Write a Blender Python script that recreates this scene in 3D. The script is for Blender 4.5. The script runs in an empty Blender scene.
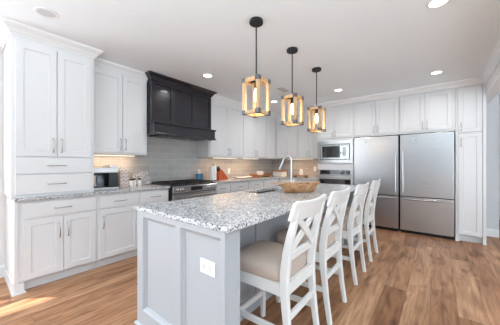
import bpy, bmesh, math, random
from mathutils import Vector, Matrix
random.seed(7)
scene = bpy.context.scene
COL = scene.collection
PI = math.pi

# ------------------------------------------------------------------ camera
CAM = Vector((3.74, 0.0, 1.245))
F_PX = 233.37
cd = bpy.data.cameras.new('camera')
cd.sensor_fit = 'HORIZONTAL'
cd.sensor_width = 36.0
cd.lens = F_PX / 500.0 * 36.0
cd.shift_y = (164.04 - 162.5) / 500.0
cd.clip_start = 0.05
cam = bpy.data.objects.new('camera', cd)
cam.location = CAM
cam.rotation_euler = (PI / 2, 0, math.radians(38.55))
COL.objects.link(cam)
scene.camera = cam

# ------------------------------------------------------------------ exposure, sky, sun, daylight at the windows
vs = scene.view_settings
vs.view_transform = 'Standard'
vs.look = 'None'
vs.gamma = 1.0
vs.use_curve_mapping = False
vs.exposure = -0.06
scene.cycles.use_denoising = True
scene.cycles.max_bounces = 10
scene.cycles.diffuse_bounces = 6
scene.cycles.sample_clamp_indirect = 8.0

world = bpy.data.worlds.new('sky')
scene.world = world
world.use_nodes = True
bg = world.node_tree.nodes['Background']
bg.inputs[0].default_value = (0.86, 0.92, 1.0, 1)
bg.inputs[1].default_value = 1.3

def area_light(name, loc, rot, sx, sy, power, color=(1, 1, 1), spread=PI):
    d = bpy.data.lights.new(name, 'AREA')
    d.shape = 'RECTANGLE'
    d.size, d.size_y = sx, sy
    d.energy = power
    d.color = color
    d.spread = spread
    o = bpy.data.objects.new(name, d)
    o.location = loc
    o.rotation_euler = rot
    COL.objects.link(o)
    return o

sd = bpy.data.lights.new('sun', 'SUN')
sd.energy = 11.0
sd.angle = math.radians(0.6)
sd.color = (1.0, 0.95, 0.88)
sun = bpy.data.objects.new('sun', sd)
sdir = Vector((0.69, 0.72, -1.54)).normalized()       # travels to +x +y, down
sun.rotation_euler = sdir.to_track_quat('-Z', 'Y').to_euler()
COL.objects.link(sun)

DAY = (0.745, 0.90, 1.0)
area_light('daylight_rear', (6.3, -3.95, 1.2), (PI / 2 + 0.45, 0, 0), 3.0, 2.2, 60, DAY)
area_light('daylight_side', (8.45, 1.4, 1.2), (PI / 2 + 0.6, 0, PI / 2), 8.5, 2.2, 120, DAY)
area_light('daylight_nook', (-0.45, -1.6, 1.65), (PI / 2 - 0.45, 0, -PI / 2 + 0.35), 2.8, 1.8, 285, (0.84, 0.935, 1.0))
# added unseen fill lamps, no known fixtures there: they wash the ceiling
area_light('ceiling_fill_living', (5.4, -0.9, 1.45), (PI, 0, 0), 1.6, 1.6, 165, DAY)
area_light('ceiling_fill_dining', (3.7, -1.3, 1.40), (PI, 0, 0), 2.4, 1.4, 85, DAY)
area_light('ceiling_fill_hall', (6.3, 3.2, 0.9), (PI / 2 + 0.85, 0, PI / 2), 2.6, 1.2, 18, DAY)  # added out of view to lift the dim ceiling at the back

# ------------------------------------------------------------------ material helpers
def newmat(name):
    m = bpy.data.materials.new(name)
    m.use_nodes = True
    nt = m.node_tree
    b = nt.nodes['Principled BSDF']
    return m, nt, b

def plain(name, color, rough=0.5, metal=0.0, noise=0.0, nscale=8.0, bump=0.0, bscale=60.0, coat=0.0, spec=None):
    m, nt, b = newmat(name)
    b.inputs['Base Color'].default_value = (*color, 1)
    b.inputs['Roughness'].default_value = rough
    b.inputs['Metallic'].default_value = metal
    if spec is not None:
        b.inputs['Specular IOR Level'].default_value = spec
    if coat:
        b.inputs['Coat Weight'].default_value = coat
    tc = nt.nodes.new('ShaderNodeTexCoord')
    if noise:
        n = nt.nodes.new('ShaderNodeTexNoise')
        n.inputs['Scale'].default_value = nscale
        n.inputs['Detail'].default_value = 4
        nt.links.new(tc.outputs['Object'], n.inputs['Vector'])
        mx = nt.nodes.new('ShaderNodeMix')
        mx.data_type = 'RGBA'
        mx.inputs[6].default_value = (*[c * (1 - noise) for c in color], 1)
        mx.inputs[7].default_value = (*[min(1, c * (1 + noise)) for c in color], 1)
        nt.links.new(n.outputs['Fac'], mx.inputs[0])
        nt.links.new(mx.outputs[2], b.inputs['Base Color'])
    if bump:
        n2 = nt.nodes.new('ShaderNodeTexNoise')
        n2.inputs['Scale'].default_value = bscale
        n2.inputs['Detail'].default_value = 3
        nt.links.new(tc.outputs['Object'], n2.inputs['Vector'])
        bp = nt.nodes.new('ShaderNodeBump')
        bp.inputs['Strength'].default_value = bump
        bp.inputs['Distance'].default_value = 0.004
        nt.links.new(n2.outputs['Fac'], bp.inputs['Height'])
        nt.links.new(bp.outputs[0], b.inputs['Normal'])
    return m

def emissive(name, color, strength):
    m, nt, b = newmat(name)
    b.inputs['Base Color'].default_value = (*color, 1)
    b.inputs['Emission Color'].default_value = (*color, 1)
    b.inputs['Emission Strength'].default_value = strength
    return m

def math_node(nt, op, a, b_=None, c=None):
    n = nt.nodes.new('ShaderNodeMath')
    n.operation = op
    for i, v in enumerate((a, b_, c)):
        if v is None:
            continue
        if isinstance(v, (int, float)):
            n.inputs[i].default_value = v
        else:
            nt.links.new(v, n.inputs[i])
    return n.outputs[0]

def ramp(nt, fac, stops):
    r = nt.nodes.new('ShaderNodeValToRGB')
    els = r.color_ramp.elements
    while len(els) < len(stops):
        els.new(0.5)
    for e, (p, c) in zip(els, stops):
        e.position = p
        e.color = (*c, 1)
    nt.links.new(fac, r.inputs[0])
    return r.outputs[0]

def mixc(nt, fac, a, b_, mode='MIX'):
    n = nt.nodes.new('ShaderNodeMix')
    n.data_type = 'RGBA'
    n.blend_type = mode
    for i, v in ((0, fac), (6, a), (7, b_)):
        if isinstance(v, (int, float)):
            n.inputs[i].default_value = v
        elif isinstance(v, tuple):
            n.inputs[i].default_value = (*v, 1)
        else:
            nt.links.new(v, n.inputs[i])
    return n.outputs[2]

def floor_material():
    m, nt, b = newmat('oak_plank_floor')
    g = nt.nodes.new('ShaderNodeNewGeometry')
    s = nt.nodes.new('ShaderNodeSeparateXYZ')
    nt.links.new(g.outputs['Position'], s.inputs[0])
    X, Y = s.outputs[0], s.outputs[1]
    pw, pl = 0.185, 1.5
    u = math_node(nt, 'DIVIDE', X, pw)
    row = math_node(nt, 'FLOOR', u)
    fu = math_node(nt, 'FRACT', u)
    wn = nt.nodes.new('ShaderNodeTexWhiteNoise')
    wn.noise_dimensions = '1D'
    nt.links.new(row, wn.inputs['W'])
    v = math_node(nt, 'ADD', math_node(nt, 'DIVIDE', Y, pl), math_node(nt, 'MULTIPLY', wn.outputs[0], 7.3))
    pid = math_node(nt, 'FLOOR', v)
    fv = math_node(nt, 'FRACT', v)
    cv = nt.nodes.new('ShaderNodeCombineXYZ')
    nt.links.new(row, cv.inputs[0]); nt.links.new(pid, cv.inputs[1])
    wn2 = nt.nodes.new('ShaderNodeTexWhiteNoise')
    wn2.noise_dimensions = '2D'
    nt.links.new(cv.outputs[0], wn2.inputs['Vector'])
    tone = wn2.outputs[0]
    # grain
    gc = nt.nodes.new('ShaderNodeCombineXYZ')
    nt.links.new(math_node(nt, 'ADD', math_node(nt, 'MULTIPLY', X, 30), math_node(nt, 'MULTIPLY', tone, 37)), gc.inputs[0])
    nt.links.new(math_node(nt, 'MULTIPLY', Y, 2.2), gc.inputs[1])
    nt.links.new(math_node(nt, 'MULTIPLY', tone, 11), gc.inputs[2])
    n1 = nt.nodes.new('ShaderNodeTexNoise')
    n1.inputs['Scale'].default_value = 1.0; n1.inputs['Detail'].default_value = 6; n1.inputs['Distortion'].default_value = 0.8
    nt.links.new(gc.outputs[0], n1.inputs['Vector'])
    # broad cathedral tone
    gc2 = nt.nodes.new('ShaderNodeCombineXYZ')
    nt.links.new(math_node(nt, 'ADD', math_node(nt, 'MULTIPLY', X, 7), math_node(nt, 'MULTIPLY', tone, 91)), gc2.inputs[0])
    nt.links.new(math_node(nt, 'MULTIPLY', Y, 1.6), gc2.inputs[1])
    n2 = nt.nodes.new('ShaderNodeTexNoise')
    n2.inputs['Scale'].default_value = 1.0; n2.inputs['Detail'].default_value = 3; n2.inputs['Distortion'].default_value = 1.2
    nt.links.new(gc2.outputs[0], n2.inputs['Vector'])
    base = ramp(nt, tone, [(0.0, (0.28, 0.135, 0.063)), (0.5, (0.385, 0.20, 0.103)), (1.0, (0.48, 0.275, 0.155))])
    gr = ramp(nt, n1.outputs['Fac'], [(0.32, (0.58, 0.50, 0.44)), (0.62, (1.12, 1.12, 1.12))])
    c1 = mixc(nt, 0.78, base, gr, 'MULTIPLY')
    br = ramp(nt, n2.outputs['Fac'], [(0.30, (0.42, 0.34, 0.29)), (0.45, (0.90, 0.87, 0.85)), (0.70, (1.22, 1.25, 1.30))])
    c2 = mixc(nt, 0.8, c1, br, 'MULTIPLY')
    kc = nt.nodes.new('ShaderNodeCombineXYZ')
    nt.links.new(math_node(nt, 'ADD', math_node(nt, 'MULTIPLY', X, 9), math_node(nt, 'MULTIPLY', n1.outputs['Fac'], 0.5)), kc.inputs[0])
    nt.links.new(math_node(nt, 'ADD', math_node(nt, 'MULTIPLY', Y, 2.6), math_node(nt, 'MULTIPLY', tone, 53)), kc.inputs[1])
    kv = nt.nodes.new('ShaderNodeTexVoronoi')
    kv.inputs['Scale'].default_value = 0.8
    nt.links.new(kc.outputs[0], kv.inputs['Vector'])
    kn = ramp(nt, kv.outputs['Distance'], [(0.02, (0.30, 0.22, 0.18)), (0.09, (0.58, 0.48, 0.43)), (0.24, (1, 1, 1))])
    c2 = mixc(nt, 0.85, c2, kn, 'MULTIPLY')
    # seams
    su = math_node(nt, 'LESS_THAN', math_node(nt, 'MINIMUM', fu, math_node(nt, 'SUBTRACT', 1.0, fu)), 0.010)
    sv = math_node(nt, 'LESS_THAN', math_node(nt, 'MINIMUM', fv, math_node(nt, 'SUBTRACT', 1.0, fv)), 0.0012)
    seam = math_node(nt, 'MAXIMUM', su, sv)
    c3 = mixc(nt, math_node(nt, 'MULTIPLY', seam, 0.55), c2, (0.10, 0.055, 0.035))
    nt.links.new(c3, b.inputs['Base Color'])
    b.inputs['Roughness'].default_value = 0.42
    b.inputs['Specular IOR Level'].default_value = 0.28
    bp = nt.nodes.new('ShaderNodeBump')
    bp.inputs['Strength'].default_value = 0.08
    bp.inputs['Distance'].default_value = 0.002
    nt.links.new(n1.outputs['Fac'], bp.inputs['Height'])
    nt.links.new(bp.outputs[0], b.inputs['Normal'])
    return m

def granite_material():
    m, nt, b = newmat('speckled_granite')
    g = nt.nodes.new('ShaderNodeNewGeometry')
    P = g.outputs['Position']
    def vor(scale):
        v = nt.nodes.new('ShaderNodeTexVoronoi')
        v.inputs['Scale'].default_value = scale
        nt.links.new(P, v.inputs['Vector'])
        sp = nt.nodes.new('ShaderNodeSeparateColor')
        nt.links.new(v.outputs['Color'], sp.inputs[0])
        return sp
    a, c = vor(95), vor(140)
    n = nt.nodes.new('ShaderNodeTexNoise')
    n.inputs['Scale'].default_value = 9
    n.inputs['Detail'].default_value = 5
    nt.links.new(P, n.inputs['Vector'])
    base = ramp(nt, a.outputs[0], [(0.0, (0.17, 0.175, 0.185)), (0.25, (0.40, 0.405, 0.415)), (0.5, (0.62, 0.625, 0.635)), (0.9, (0.76, 0.76, 0.765))])
    fine = ramp(nt, c.outputs[1], [(0.0, (0.055, 0.055, 0.065)), (0.08, (0.12, 0.12, 0.13)), (0.14, (0.50, 0.50, 0.50)), (0.26, (1, 1, 1))])
    c1 = mixc(nt, 0.85, base, fine, 'MULTIPLY')
    bl = ramp(nt, n.outputs['Fac'], [(0.35, (0.82, 0.82, 0.83)), (0.6, (1.05, 1.05, 1.05))])
    c2 = mixc(nt, 0.8, c1, bl, 'MULTIPLY')
    nt.links.new(c2, b.inputs['Base Color'])
    b.inputs['Roughness'].default_value = 0.2
    b.inputs['Specular IOR Level'].default_value = 0.35
    return m

def tile_material(name, axis):
    m, nt, b = newmat(name)
    g = nt.nodes.new('ShaderNodeNewGeometry')
    s = nt.nodes.new('ShaderNodeSeparateXYZ')
    nt.links.new(g.outputs['Position'], s.inputs[0])
    cmb = nt.nodes.new('ShaderNodeCombineXYZ')
    nt.links.new(s.outputs[1 if axis == 'y' else 0], cmb.inputs[0])
    nt.links.new(math_node(nt, 'SUBTRACT', s.outputs[2], 0.918), cmb.inputs[1])
    br = nt.nodes.new('ShaderNodeTexBrick')
    br.inputs['Scale'].default_value = 1.0
    br.inputs['Brick Width'].default_value = 0.31
    br.inputs['Row Height'].default_value = 0.103
    br.inputs['Mortar Size'].default_value = 0.0028
    br.inputs['Mortar Smooth'].default_value = 0.2
    br.inputs['Bias'].default_value = 0.0
    br.inputs['Color1'].default_value = (0.40, 0.395, 0.385, 1)
    br.inputs['Color2'].default_value = (0.47, 0.465, 0.455, 1)
    br.inputs['Mortar'].default_value = (0.66, 0.65, 0.64, 1)
    nt.links.new(cmb.outputs[0], br.inputs['Vector'])
    nt.links.new(br.outputs['Color'], b.inputs['Base Color'])
    b.inputs['Roughness'].default_value = 0.12
    bp = nt.nodes.new('ShaderNodeBump')
    bp.invert = True
    bp.inputs['Strength'].default_value = 0.5
    bp.inputs['Distance'].default_value = 0.002
    nt.links.new(br.outputs['Fac'], bp.inputs['Height'])
    nt.links.new(bp.outputs[0], b.inputs['Normal'])
    return m

def steel_material(name, base, rough, axis=2):
    m, nt, b = newmat(name)
    tc = nt.nodes.new('ShaderNodeTexCoord')
    mp = nt.nodes.new('ShaderNodeMapping')
    sc = [260, 260, 260]; sc[axis] = 3
    mp.inputs['Scale'].default_value = sc
    nt.links.new(tc.outputs['Object'], mp.inputs['Vector'])
    n = nt.nodes.new('ShaderNodeTexNoise')
    n.inputs['Scale'].default_value = 1.0
    n.inputs['Detail'].default_value = 2
    nt.links.new(mp.outputs[0], n.inputs['Vector'])
    r = nt.nodes.new('ShaderNodeMapRange')
    r.inputs['To Min'].default_value = rough - 0.02
    r.inputs['To Max'].default_value = rough + 0.03
    nt.links.new(n.outputs['Fac'], r.inputs['Value'])
    nt.links.new(r.outputs[0], b.inputs['Roughness'])
    b.inputs['Base Color'].default_value = (*base, 1)
    b.inputs['Metallic'].default_value = 1.0
    return m

def wood_material(name, dark, light, scale=(2.2, 30, 30), rough=0.5):
    m, nt, b = newmat(name)
    tc = nt.nodes.new('ShaderNodeTexCoord')
    mp = nt.nodes.new('ShaderNodeMapping')
    mp.inputs['Scale'].default_value = scale
    nt.links.new(tc.outputs['Object'], mp.inputs['Vector'])
    n = nt.nodes.new('ShaderNodeTexNoise')
    n.inputs['Scale'].default_value = 1.0
    n.inputs['Detail'].default_value = 5
    n.inputs['Distortion'].default_value = 1.0
    nt.links.new(mp.outputs[0], n.inputs['Vector'])
    nt.links.new(ramp(nt, n.outputs['Fac'], [(0.32, dark), (0.66, light)]), b.inputs['Base Color'])
    b.inputs['Roughness'].default_value = rough
    return m

def zigzag_material():
    m, nt, b = newmat('zigzag_ceramic')
    tc = nt.nodes.new('ShaderNodeTexCoord')
    s = nt.nodes.new('ShaderNodeSeparateXYZ')
    nt.links.new(tc.outputs['Object'], s.inputs[0])
    t = math_node(nt, 'PINGPONG', math_node(nt, 'MULTIPLY', math_node(nt, 'ADD', s.outputs[0], s.outputs[1]), 1.0), 0.03)
    f = math_node(nt, 'FRACT', math_node(nt, 'DIVIDE', math_node(nt, 'ADD', s.outputs[2], t), 0.052))
    nt.links.new(ramp(nt, f, [(0.0, (0.22, 0.10, 0.09)), (0.16, (0.22, 0.10, 0.09)), (0.2, (0.72, 0.62, 0.55)), (0.55, (0.74, 0.66, 0.60)), (0.6, (0.48, 0.34, 0.31)), (0.75, (0.74, 0.66, 0.60))]), b.inputs['Base Color'])
    b.inputs['Roughness'].default_value = 0.4
    return m

def glass_material(name='clear_glass', rough=0.0):
    m, nt, b = newmat(name)
    b.inputs['Base Color'].default_value = (1, 1, 1, 1)
    b.inputs['Roughness'].default_value = rough
    b.inputs['Transmission Weight'].default_value = 1.0
    b.inputs['IOR'].default_value = 1.45
    return m

M = {}
M['floor'] = floor_material()
M['granite'] = granite_material()
M['tile_y'] = tile_material('backsplash_tile_range', 'y')
M['tile_x'] = tile_material('backsplash_tile_back', 'x')
M['white'] = plain('white_cabinet_paint', (0.76, 0.765, 0.775), 0.38)
M['toe'] = plain('toe_kick_paint', (0.66, 0.66, 0.67), 0.5)
M['island'] = plain('pale_grey_island_paint', (0.405, 0.42, 0.445), 0.42)
M['trimwhite'] = plain('white_trim_paint', (0.80, 0.80, 0.805), 0.42)
M['ceiling'] = plain('ceiling_texture', (0.845, 0.89, 0.925), 0.9, bump=0.35, bscale=70)
M['wall'] = plain('grey_wall_paint', (0.62, 0.635, 0.65), 0.85, bump=0.1, bscale=120)
M['walldark'] = plain('darkened_rear_wall', (0.30, 0.31, 0.33), 0.85)  # unseen rear wall, darkened to dim what the fridges reflect
M['wallwhite'] = plain('white_wall_paint', (0.76, 0.76, 0.76), 0.85, bump=0.1, bscale=120)
M['steel'] = steel_material('brushed_stainless', (0.51, 0.513, 0.52), 0.28, 0)
M['steel_dark'] = steel_material('stainless_shade', (0.22, 0.225, 0.235), 0.3, 0)
M['nickel'] = plain('brushed_nickel', (0.55, 0.55, 0.55), 0.25, 1.0)
M['chrome'] = plain('faucet_steel', (0.58, 0.59, 0.61), 0.3, 1.0)
M['black'] = plain('black_enamel', (0.012, 0.012, 0.014), 0.25)
M['iron'] = plain('cast_iron', (0.018, 0.018, 0.02), 0.55)
M['blackglass'] = plain('dark_oven_glass', (0.012, 0.013, 0.016), 0.04, spec=0.5)
M['blackglass'].node_tree.nodes['Principled BSDF'].inputs['IOR'].default_value = 1.85
M['hood'] = plain('espresso_hood_paint', (0.016, 0.015, 0.021), 0.25, noise=0.12, coat=0.25)
M['hoodmetal'] = plain('hood_insert_metal', (0.09, 0.085, 0.08), 0.4, 0.9)
M['stool'] = plain('white_stool_paint', (0.74, 0.735, 0.72), 0.42, noise=0.03, nscale=20)
M['fabric'] = plain('beige_linen', (0.50, 0.405, 0.34), 0.95, noise=0.06, nscale=90, bump=0.3, bscale=400)
M['pendwood'] = wood_material('honey_pendant_wood', (0.46, 0.28, 0.13), (0.70, 0.48, 0.27), (25, 25, 3))
M['pendmetal'] = plain('dark_pendant_metal', (0.035, 0.037, 0.042), 0.45, 0.6)
M['bracket'] = plain('grey_corner_bracket', (0.11, 0.115, 0.125), 0.5, 0.4)
M['bulb'] = emissive('warm_bulb', (1.0, 0.90, 0.74), 8.0)
M['canlight'] = emissive('can_light_lens', (1.0, 0.985, 0.95), 5.0)
M['ledbar'] = emissive('led_bar_lens', (1.0, 0.86, 0.66), 4.0)
M['bowlwood'] = wood_material('carved_bowl_wood', (0.33, 0.155, 0.065), (0.60, 0.36, 0.19), (9, 9, 14), 0.5)
M['redwood'] = wood_material('knife_block_wood', (0.32, 0.055, 0.014), (0.46, 0.10, 0.03), (30, 30, 4), 0.35)
M['traywood'] = wood_material('serving_tray_wood', (0.30, 0.12, 0.05), (0.46, 0.21, 0.09), (5, 30, 30), 0.5)
M['outlet'] = plain('white_outlet_plastic', (0.84, 0.84, 0.83), 0.3)
M['slot'] = plain('outlet_slot', (0.05, 0.05, 0.05), 0.5)
M['ceramic'] = plain('white_ceramic', (0.84, 0.84, 0.83), 0.2)
M['paper'] = plain('white_paper_towel', (0.86, 0.86, 0.85), 0.9, bump=0.2, bscale=200)
M['blue'] = plain('blue_glaze', (0.05, 0.20, 0.34), 0.2)
M['plastic'] = plain('black_plastic', (0.02, 0.02, 0.023), 0.3)
M['silver'] = plain('silver_plastic', (0.62, 0.63, 0.64), 0.3, 0.5)
M['cream'] = plain('cream_plastic', (0.72, 0.62, 0.48), 0.4)
M['zig'] = zigzag_material()
M['green'] = plain('dark_green_skin', (0.035, 0.06, 0.015), 0.55, noise=0.4, nscale=60, bump=0.5, bscale=80)
M['glass'] = glass_material()
M['carafe'] = plain('carafe_glass', (0.11, 0.14, 0.18), 0.03, spec=0.8)
M['can_off'] = plain('unlit_lens', (0.62, 0.63, 0.66), 0.5)
M['display'] = plain('black_display', (0.01, 0.01, 0.012), 0.08)
M['ventslot'] = plain('vent_slot', (0.42, 0.43, 0.44), 0.7)
M['extground'] = plain('outdoor_lawn', (0.20, 0.26, 0.14), 0.9, noise=0.3)

# ------------------------------------------------------------------ mesh helpers
class MB:
    """Collects shapes and links them as ONE mesh object."""
    def __init__(self, off=(0, 0, 0)):
        self.bm = bmesh.new()
        self.off = Vector(off)

    def v(self, p):
        return self.bm.verts.new(Vector(p) + self.off)

    def box(self, x0, x1, y0, y1, z0, z1, bev=0.0, seg=1):
        vs_ = [self.v((x, y, z)) for x in (x0, x1) for y in (y0, y1) for z in (z0, z1)]
        idx = [(0, 1, 3, 2), (4, 6, 7, 5), (0, 4, 5, 1), (2, 3, 7, 6), (0, 2, 6, 4), (1, 5, 7, 3)]
        fs = [self.bm.faces.new([vs_[i] for i in f]) for f in idx]
        if bev:
            es = list({e for f in fs for e in f.edges})
            bmesh.ops.bevel(self.bm, geom=es, offset=bev, segments=seg, profile=0.5, affect='EDGES')
        return self

    def loft(self, rings, closed=True, caps=True):
        R = [[self.v(p) for p in r] for r in rings]
        n = len(R[0])
        for a, b in zip(R[:-1], R[1:]):
            for i in range(n if closed else n - 1):
                j = (i + 1) % n
                self.bm.faces.new((a[i], a[j], b[j], b[i]))
        if caps:
            self.bm.faces.new(list(reversed(R[0])))
            self.bm.faces.new(R[-1])
        return self

    def lathe(self, prof, c=(0, 0, 0), seg=24, axis='z', caps=True):
        """prof: (radius, height) pairs."""
        rings = []
        for r, h in prof:
            ring = []
            for i in range(seg):
                t = 2 * PI * i / seg
                a, b = max(r, 1e-4) * math.cos(t), max(r, 1e-4) * math.sin(t)
                p = {'z': (a, b, h), 'x': (h, a, b), 'y': (b, h, a)}[axis]
                ring.append((c[0] + p[0], c[1] + p[1], c[2] + p[2]))
            rings.append(ring)
        return self.loft(rings, True, caps)

    def cyl(self, p0, p1, r, seg=16, r1=None):
        return self.tube([p0, p1], [r, r if r1 is None else r1], seg)

    def tube(self, pts, r, seg=10):
        pts = [Vector(p) for p in pts]
        rad = r if isinstance(r, (list, tuple)) else [r] * len(pts)
        rings = []
        t0 = (pts[1] - pts[0]).normalized()
        up = Vector((0, 0, 1)) if abs(t0.z) < 0.9 else Vector((1, 0, 0))
        nrm = (up - t0 * up.dot(t0)).normalized()
        for i, p in enumerate(pts):
            if i == 0: t = pts[1] - pts[0]
            elif i == len(pts) - 1: t = pts[-1] - pts[-2]
            else: t = (pts[i + 1] - pts[i]).normalized() + (pts[i] - pts[i - 1]).normalized()
            t.normalize()
            nrm = (nrm - t * nrm.dot(t)).normalized()
            bi = t.cross(nrm)
            rings.append([p + (nrm * math.cos(2 * PI * k / seg) + bi * math.sin(2 * PI * k / seg)) * rad[i] for k in range(seg)])
        return self.loft(rings)

    def bar(self, pts, w, t, wdir):
        """rectangular bar along pts; w across wdir, t across the other; w,t may be lists."""
        pts = [Vector(p) for p in pts]
        n = len(pts)
        W = w if isinstance(w, (list, tuple)) else [w] * n
        T = t if isinstance(t, (list, tuple)) else [t] * n
        wd = Vector(wdir).normalized()
        rings = []
        for i, p in enumerate(pts):
            if i == 0: tg = pts[1] - pts[0]
            elif i == n - 1: tg = pts[-1] - pts[-2]
            else: tg = pts[i + 1] - pts[i - 1]
            tg.normalize()
            a = (wd - tg * wd.dot(tg)).normalized()
            b = tg.cross(a)
            hw, ht = W[i] / 2, T[i] / 2
            c = min(hw, ht) * 0.22
            rings.append([p + a * x + b * y for x, y in ((hw - c, ht), (-hw + c, ht), (-hw, ht - c), (-hw, -ht + c), (-hw + c, -ht), (hw - c, -ht), (hw, -ht + c), (hw, ht - c))])
        return self.loft(rings)

    def front(self, x0, x1, z0, z1, yf, t=0.02, fw=0.058, rec=0.010, shaker=True):
        """a cabinet front facing -y."""
        ch = 0.0025
        def rect(i, y):
            return [self.v((x0 + i, y, z0 + i)), self.v((x1 - i, y, z0 + i)), self.v((x1 - i, y, z1 - i)), self.v((x0 + i, y, z1 - i))]
        rings = [rect(0, yf + t), rect(0, yf + ch), rect(ch, yf)]
        if shaker:
            rings += [rect(fw, yf), rect(fw + 0.006, yf + rec)]
        F = self.bm.faces.new
        F(rings[0][::-1])
        for a, b in zip(rings[:-1], rings[1:]):
            for i in range(4):
                j = (i + 1) % 4
                F((a[i], a[j], b[j], b[i]))
        F(rings[-1])
        return self

    def pull(self, x, z, length, yf, vertical=True):
        """bow handle standing off a front at yf (front faces -y)."""
        h = length / 2
        path = [(-h, 0.0), (-h * 0.97, -0.022), (-h * 0.8, -0.030), (0, -0.034), (h * 0.8, -0.030), (h * 0.97, -0.022), (h, 0.0)]
        pts = [(x, yf + d, z + s) if vertical else (x + s, yf + d, z) for s, d in path]
        self.tube(pts, [0.007, 0.0055, 0.005, 0.005, 0.005, 0.0055, 0.007], 8)
        return self

    def profile(self, path, prof, closed_path=False):
        """sweep an (out, z) profile along an xy path with mitres; out is to the right of travel."""
        P = [Vector((p[0], p[1])) for p in path]
        n = len(P)
        dirs = [(P[i + 1] - P[i]).normalized() for i in range(n - 1)]
        right = [Vector((d.y, -d.x)) for d in dirs]
        rings = []
        for i in range(n):
            if i == 0: m = right[0]
            elif i == n - 1: m = right[-1]
            else:
                m = right[i - 1] + right[i]
                m = m / max(0.2, (1 + right[i - 1].dot(right[i])))
            rings.append([(P[i].x + m.x * o, P[i].y + m.y * o, z) for o, z in prof])
        return self.loft(rings)

    def build(self, name, mat, parent=None, loc=(0, 0, 0), rot=(0, 0, 0), smooth=False, angle=35):
        bmesh.ops.recalc_face_normals(self.bm, faces=self.bm.faces[:])
        me = bpy.data.meshes.new(name)
        self.bm.to_mesh(me)
        self.bm.free()
        me.materials.append(mat)
        if smooth:
            me.polygons.foreach_set('use_smooth', [True] * len(me.polygons))
            try:
                me.set_sharp_from_angle(angle=math.radians(angle))
            except Exception:
                pass
        o = bpy.data.objects.new(name, me)
        o.location = loc
        o.rotation_euler = rot
        COL.objects.link(o)
        if parent is not None:
            o.parent = parent
        return o

def tag(o, label, cat, group=None, kind=None):
    o['label'] = label
    o['category'] = cat
    if group: o['group'] = group
    if kind: o['kind'] = kind
    return o

def thing(name, label, cat, loc=(0, 0, 0), rz=0.0, group=None):
    o = bpy.data.objects.new(name, None)
    o.empty_display_size = 0.1
    o.location = loc
    o.rotation_euler = (0, 0, rz)
    COL.objects.link(o)
    return tag(o, label, cat, group)

def struct(name, mb, mat, smooth=False):
    o = mb.build(name, mat, smooth=smooth)
    o['kind'] = 'structure'
    return o

def copy_tree(src, parent=None):
    c = src.copy()
    COL.objects.link(c)
    if parent is not None:
        c.parent = parent
    for ch in list(src.children):
        copy_tree(ch, c)
    return c

# ------------------------------------------------------------------ shell
H = 2.58          # ceiling height
YB = 5.72         # back wall
def wall_with_holes(fix0, fix1, a0, a1, z0, z1, holes, axis):
    """wall slab between fix0..fix1; runs a0..a1 along the other axis; holes (b0,b1,c0,c1)."""
    mb = MB()
    def bx(p0, p1, q0, q1):
        if p1 - p0 < 1e-4 or q1 - q0 < 1e-4: return
        if axis == 'y': mb.box(fix0, fix1, p0, p1, q0, q1)
        else: mb.box(p0, p1, fix0, fix1, q0, q1)
    cur = a0
    for b0, b1, c0, c1 in sorted(holes):
        bx(cur, b0, z0, z1)
        bx(b0, b1, z0, c0)
        bx(b0, b1, c1, z1)
        cur = b1
    bx(cur, a1, z0, z1)
    return mb

struct('floor', MB().box(-0.3, 8.2, -3.8, 8.2, -0.1, 0.0), M['floor'])
struct('ceiling', MB().box(-0.12, 8.12, -3.72, 8.2, H, H + 0.12), M['ceiling'])
WL = [(-1.55, -0.40, 0.60, 2.42), (-3.0, -1.85, 0.60, 2.42)]
struct('wall_left', wall_with_holes(-0.12, 0.0, -3.6, YB + 0.1, 0, H, WL, 'y'), M['wallwhite'])
struct('wall_back', MB().box(-0.12, 4.575, YB, YB + 0.12, 0, H), M['wall'])
WR = [(4.9, 6.2, 0.2, 2.45), (6.3, 7.6, 0.2, 2.45)]
struct('wall_rear', wall_with_holes(-3.72, -3.6, -0.12, 8.1, 0, H, WR, 'x'), M['walldark'])
WS = [(-2.6, -0.8, 0.2, 2.45), (-0.6, 1.2, 0.2, 2.45), (1.4, 3.2, 0.2, 2.45), (3.4, 5.2, 0.2, 2.45)]
struct('wall_right', wall_with_holes(8.0, 8.12, -3.6, 8.1, 0, H, WS, 'y'), M['wallwhite'])
struct('wall_far', MB().box(4.0, 8.1, 7.6, 7.72, 0, H), M['wall'])
struct('wall_header', MB().box(4.345, 4.475, -2.5, YB, 2.31, H), M['wallwhite'])

def window(name, fixc, b0, b1, c0, c1, axis, cols=1, rows=2):
    fr = 0.05; mb = MB()
    def bx(p0, p1, q0, q1, th=0.03):
        if axis == 'y': mb.box(fixc - th, fixc + th, p0, p1, q0, q1)
        else: mb.box(p0, p1, fixc - th, fixc + th, q0, q1)
    bx(b0, b1, c0, c0 + fr); bx(b0, b1, c1 - fr, c1)
    bx(b0, b0 + fr, c0, c1); bx(b1 - fr, b1, c0, c1)
    for i in range(1, cols):
        x = b0 + (b1 - b0) * i / cols
        bx(x - .02, x + .02, c0, c1, 0.02)
    for j in range(1, rows):
        z = c0 + (c1 - c0) * j / rows
        bx(b0, b1, z - .035, z + .035, 0.02)
    o = mb.build(name, M['trimwhite'])
    o['kind'] = 'structure'
    return o
n = 1
for hset, fx, ax, cols, rows in ((WL, -0.06, 'y', 1, 3), (WR, -3.66, 'x', 2, 2), (WS, 8.06, 'y', 2, 2)):
    for h_ in hset:
        window('window_%d' % n, fx, *h_, ax, cols, rows)
        n += 1

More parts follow.
